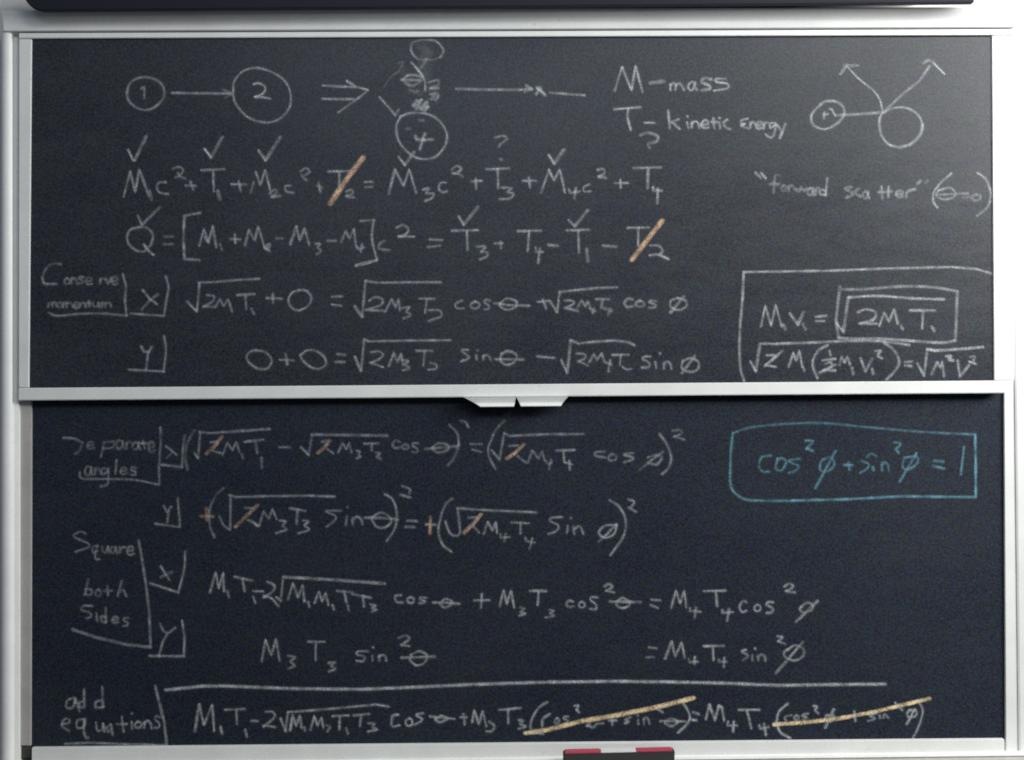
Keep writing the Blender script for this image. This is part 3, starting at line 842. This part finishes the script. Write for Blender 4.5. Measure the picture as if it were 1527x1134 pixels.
ph .42 : ~660,510 700,485 745,505 745,545 700,570 650,555 638,525 662,508 ; .45 5 745,465 665,560 ; .38 5 665,560 590,645
G L|chalk_note|words add equations in the bottom left corner of the lower board|.46|0.85
@40,834,3.78
a : ~270,780 230,795 225,835 260,835 275,788 ; 272,785 298,858
d : 322,735 324,836 ; ~320,802 298,808 298,836 324,834
d : 425,718 430,832 ; ~425,795 390,805 390,835 435,832
e : ~200,930 240,920 235,900 210,905 200,940 240,968
q : ~325,900 285,910 285,950 320,945 328,905 ; ~326,900 320,960 332,1005 348,1006
u : ~390,920 398,965 425,960 430,925 438,972
a : ~475,935 450,950 460,975 478,945 ; 474,930 485,990
t : 535,890 545,975 ; 505,930 565,928
i .4 : 592,915 595,960 ; 590,868 594,872
o .4 = 608,915,645,952
n .42 = 660,912,702,955
s .42 = 720,885,752,950
ln .55 5 : 725,715 745,800 775,920 788,1045
ln .5 : 215,1040 350,1035 560,1042 788,1047
G L|chalk_line|long ruled sum line across the lower board above its last row|.62
@0,0,1
ln .7 4.4 : 247,1029 267,1027 304,1023 336,1023 440,1027 540,1028 620,1025 700,1021 820,1017 920,1016 1000,1017 1080,1019 1160,1022 1240,1021 1320,1020
G L|chalk_equation|bottom sum line with two brackets struck out in yellow|.52
@40,834,3.78
M : 5 948,972 972,818 ; 972,818 998,935 1045,818 1055,968
1 .55 : 1092,945 1102,987
T : 1115,848 1230,845 ; 1180,848 1185,930
1 : 1232,960 1240,1000
- .5 : 1265,910 1302,912
2 : ~1345,860 1385,862 1395,892 1332,945 ; 1332,937 1400,947
@360,834,3.78
rt : 220,895 250,970 ; .45 250,970 262,865 ; 262,862 420,850 600,835 760,820 830,830
M : 275,965 288,875 308,940 330,880 340,950
1 .38 : 355,945 360,968
M : 388,965 410,885 430,940 452,890 462,950
3 .42 5 : ~480,938 500,945 485,972
T : 512,885 605,880 ; 555,885 552,960
1 .42 : 590,950 600,985
T : 632,880 720,872 ; 675,878 668,940
3 .45 : ~715,925 752,930 738,948 765,960 712,972
c : ~884,876 852,884 848,940 892,936
o .48 = 925,895,965,940
s .48 : ~1025,868 985,878 1020,905 975,935
th : 1060,885 1115,893 1200,900 ; ~1095,900 1125,882 1160,900 1120,918 1092,903
+ .5 : 1232,892 1270,890 ; 1250,872 1258,932
M : 1300,918 1312,850 1338,930 1360,855 1380,942
3 .48 : ~1395,915 1425,940 1410,970 1380,970
@680,834,3.78
T : 240,850 365,838 ; 295,845 295,925
3 .48 : ~350,905 378,910 360,930 395,942 352,956
( .5 : ~515,805 460,845 422,920 430,970 490,985
c .45 : ~530,870 490,900 485,945
o .42 = 555,895,582,928
s .42 = 602,885,635,930
2 .5 : ~665,828 690,825 680,850 ; 678,850 692,862
th .42 : ~735,940 755,925 ; ~738,935 770,948 790,930 ; 790,928 830,925
+ .42 : 860,910 905,908 ; 880,890 882,935
s .42 : ~985,890 952,905 975,915 950,925
i .35 : 1025,905 1028,930 ; 1022,880 1026,884
n .38 = 1055,892,1088,928
2 .42 : 1120,830 1165,865
th .5 : ~1175,915 1215,900 1250,915 1215,940 1176,925 ; 1150,912 1295,915
) .5 : ~1260,790 1300,840 1318,890 1300,930 1250,978
sl!y .99 6.6 : 388,980 450,975 ; 440,972 500,965 700,915 900,880 1130,835 1340,782
= .48 : 1335,862 1370,875 ; 1330,905 1355,908
@1000,834,3.78
M : 198,905 218,815 250,910 272,825 ; 272,825 288,835 302,912
4 .52 : 325,915 318,938 375,938 ; 355,915 350,972
T : 382,850 500,848 ; 430,852 455,955
4 .52 : 498,935 505,955 552,945 ; 525,928 538,992
( .5 : ~660,815 610,860 595,920 ; .65 ~595,920 620,975 675,1008
c .42 : ~680,880 645,890 650,912
o .38 = 695,880,725,908
s .42 : ~775,870 742,880 768,895 745,907
2 .48 : ~805,828 825,830 815,850 832,870
ph .45 : ~880,880 920,885 900,915 872,900 878,878 ; 5 920,845 870,950
+ .42 : 1035,855 1042,915
s .4 : ~1160,870 1122,882 1150,898 1112,912
i .35 : 1178,878 1180,895
n .38 : ~1198,895 1205,870 1225,895
2 .5 : 1265,810 1305,850
ph .48 : ~1345,850 1385,855 1380,885 1340,890 1335,865 1350,850 ; 1375,845 1330,930
sl!y .99 6.6 : 580,932 750,920 950,898 1150,860 1300,825 1460,785
) .48 : ~1400,805 1420,860 1395,950 1362,1012
"""
# ------------------------------------------------------------------ chalk writing
TPL = {
 'a': ['~.8,.15 .35,0 .05,.45 .2,.95 .6,.9 .8,.4', '.8,.05 .82,.6 1,1'],
 'b': ['.05,0 .05,1', '~.05,.6 .7,.45 .85,.75 .4,1 .05,.9'],
 'c': ['~.95,.12 .4,0 .02,.5 .3,1 1,.9'],
 'e': ['~.05,.55 .85,.45 .7,.02 .25,.08 .02,.6 .4,1 1,.85'],
 'i': ['.5,.35 .55,1', '.45,0 .5,.05'],
 'm': ['0,1 .08,.1', '~.08,.35 .3,0 .45,.3 .45,.95', '~.45,.4 .7,0 .9,.3 1,1'],
 'n': ['.05,.05 .08,1', '~.08,.4 .5,0 .85,.3 1,1'],
 'o': ['~.5,0 .08,.3 .1,.8 .5,1 .92,.75 .9,.25 .45,0'],
 '0': ['~.5,0 .08,.3 .1,.8 .5,1 .92,.75 .9,.25 .45,0'],
 'r': ['.1,.05 .15,1', '~.15,.45 .5,.05 1,.1'],
 's': ['~.95,.08 .3,0 .1,.28 .8,.6 .75,.92 .05,.98'],
 'u': ['~0,0 .1,.8 .5,.95 .8,.5 .85,0', '.85,0 1,1'],
}
NAMES = {'cir': 'chalk_circle', 'ln': 'chalk_stroke', 'arr': 'chalk_arrow', 'ck': 'check_mark', 'rt': 'root_sign', '+': 'plus_sign', '-': 'minus_sign',
         '=': 'equals_sign', '[': 'bracket', ']': 'bracket', '(': 'bracket', ')': 'bracket', '?': 'question_mark', 'th': 'letter_theta', 'ph': 'letter_phi',
         'sl': 'strike_through', 'box': 'drawn_box', 'quote': 'quotation_mark', 'smudge': 'chalk_smudge', 'scribble': 'chalk_scribble', 'dot': 'chalk_dot',
         '0': 'numeral_zero', '1': 'numeral_one', '2': 'numeral_two', '3': 'numeral_three', '4': 'numeral_four'}
def spline(pts, smooth, step):
    """dense points along a straight or Catmull-Rom path"""
    out = []
    n = len(pts)
    for i in range(n - 1):
        p1, p2 = pts[i], pts[i + 1]
        L = (p2 - p1).length; k = max(1, int(L / step))
        p0 = pts[i - 1] if i else p1 * 2 - p2
        p3 = pts[i + 2] if i + 2 < n else p2 * 2 - p1
        if n > 2 and not smooth:      # pen-drawn corner: almost straight
            p0 = p1 - (p2 - p1) * 1.0; p3 = p2 + (p2 - p1) * 1.0
        for j in range(k):
            t = j / k
            out.append(0.5 * ((2 * p1) + (p2 - p0) * t + (2 * p0 - 5 * p1 + 4 * p2 - p3) * t * t + (3 * p1 - p0 - 3 * p2 + p3) * t ** 3))
    out.append(pts[-1]); return out
stroke_no = [0]
def ribbon(V, Fc, PR, path, width, op, plane, soft):
    """one chalk stroke: a thin raised ribbon, dense in the middle and dusty at its edges"""
    stroke_no[0] += 1
    lift = 0.0004 + (stroke_no[0] % 14) * 0.00006
    n = len(path); cs = (-1, -.62, -.25, .25, .62, 1); ce = (0, .55, 1, 1, .55, 0) if not soft else (0, .3, .8, .8, .3, 0)
    w0 = random.uniform(.92, 1.1); ph = random.uniform(0, 9); lastn = None; rows = []
    # caps: extend the path half a width at each end
    if n > 1:
        d0 = (path[0] - path[1]).normalized(); d1 = (path[-1] - path[-2]).normalized()
        path = [path[0] + d0 * width * .45] + path + [path[-1] + d1 * width * .45]; n += 2
    for i, p in enumerate(path):
        d = path[min(i + 1, n - 1)] - path[max(i - 1, 0)]
        if d.length < 1e-6: d = Vector((1, 0))
        d.normalize(); nn = Vector((-d.y, d.x))
        wig = 1 + (.12 if width < 5.5 else .03) * math.sin(i * .23 + ph) + random.uniform(-.06, .06)
        w = width * .5 * w0 * wig * (0.55 if i in (0, n - 1) else 1)
        pr = op * (0 if i in (0, n - 1) else 1) * (1 + .22 * math.sin(i * .31 + ph * 2) + random.uniform(-.12, .12))
        row = []
        for c_, e_ in zip(cs, ce):
            q = p + nn * (c_ * w)
            v = P(q.x, q.y, plane)
            row.append(len(V)); V.append(Vector((v.x, plane - lift - .00002 * (i % 3), v.z))); PR.append(max(0, pr * e_))
        rows.append(row)
    for a, b in zip(rows, rows[1:]):
        for j in range(len(cs) - 1): Fc.append((a[j], a[j + 1], b[j + 1], b[j]))

def draw(parent, kind, colk, opd, wd, strokes, T, plane, gm=1.0):
    V, Fc, PR = [], [], []
    ox, oy, sc = T
    for s in strokes:
        toks = s.split(); op, w, smooth = opd, wd, False; nums = []
        while toks and ',' not in toks[0]:
            t = float(toks.pop(0))
            if t < 1: op = t
            else: w = t
        if toks[0][0] == '~': smooth = True; toks[0] = toks[0][1:]
        for t in toks:
            x, y = t.split(','); nums.append(Vector((ox + float(x) / sc, oy + float(y) / sc)))
        nums = [q + Vector((random.uniform(-.25, .25), random.uniform(-.25, .25))) for q in nums]
        soft = kind == 'smudge'
        path = spline(nums, smooth, 1.7)
        ribbon(V, Fc, PR, path, w * WMUL, op * gm * OPMUL * (OPC.get(colk, 1)), plane, soft)
        if w < 5 and not soft:        # loose dust beside the line
            ribbon(V, Fc, PR, [q + Vector((.4, .3)) for q in path], w * 2.3, op * gm * .13, plane, True)
    c = sum(V, Vector()) / len(V)
    me = bpy.data.meshes.new(kind); me.from_pydata([v - c for v in V], [], Fc); me.update()
    a = me.attributes.new('pressure', 'FLOAT', 'POINT'); a.data.foreach_set('value', PR)
    nm = NAMES.get(kind) or 'letter_' + kind.lower()
    return link(nm, me, CH[colk], parent, c - wloc(parent))

def writing():
    grp = None; T = (0, 0, 1); plane = YU; dop = .5; bd = BU; first = {}
    for line in DATA.strip().splitlines():
        line = line.strip()
        if not line: continue
        if line.startswith('G '):
            bcode, rest = line[2], line[4:]
            nm, lab, op = rest.split('|')[:3]; dop = float(op); gm = float((rest.split('|') + ['1'])[3])
            bd, plane = (BU, YU) if bcode == 'U' else (BL, YL)
            grp = (nm, lab); par = None; continue
        if line.startswith('@'):
            T = tuple(float(v) for v in line[1:].split(',')); continue
        if ' = ' in line and ' : ' not in line:
            h, box = line.split(' = ', 1); x0, y0, x1, y1 = (float(v) for v in box.split(','))
            k0 = h.split()[0].split('!')[0]
            strokes = []
            for s in TPL[k0]:
                sm = s[0] == '~'; ps = []
                for t in s.lstrip('~').split():
                    u, v = (float(q) for q in t.split(','))
                    u += random.uniform(-.06, .06); v += random.uniform(-.05, .05)
                    ps.append('%.1f,%.1f' % (x0 + u * (x1 - x0), y0 + v * (y1 - y0)))
                strokes.append(('~' if sm else '') + ' '.join(ps))
        else:
            h, body = line.split(' : ', 1); strokes = [s.strip() for s in body.split(';')]
        toks = h.split(); kc = toks[0].split('!'); colk = kc[1] if len(kc) > 1 else 'w'
        op = float(toks[1]) if len(toks) > 1 else dop; w = float(toks[2]) if len(toks) > 2 else 3.7
        if par is None:
            sx = [float(v) for v in strokes[0].replace('~', '').split()[-1].split(',')]
            par = empty(grp[0], P(T[0] + sx[0] / T[2], T[1] + sx[1] / T[2], plane) - bd.location, bd)
            par['label'] = grp[1]
        draw(par, kc[0], colk, op, w, strokes, T, plane, gm)
writing()
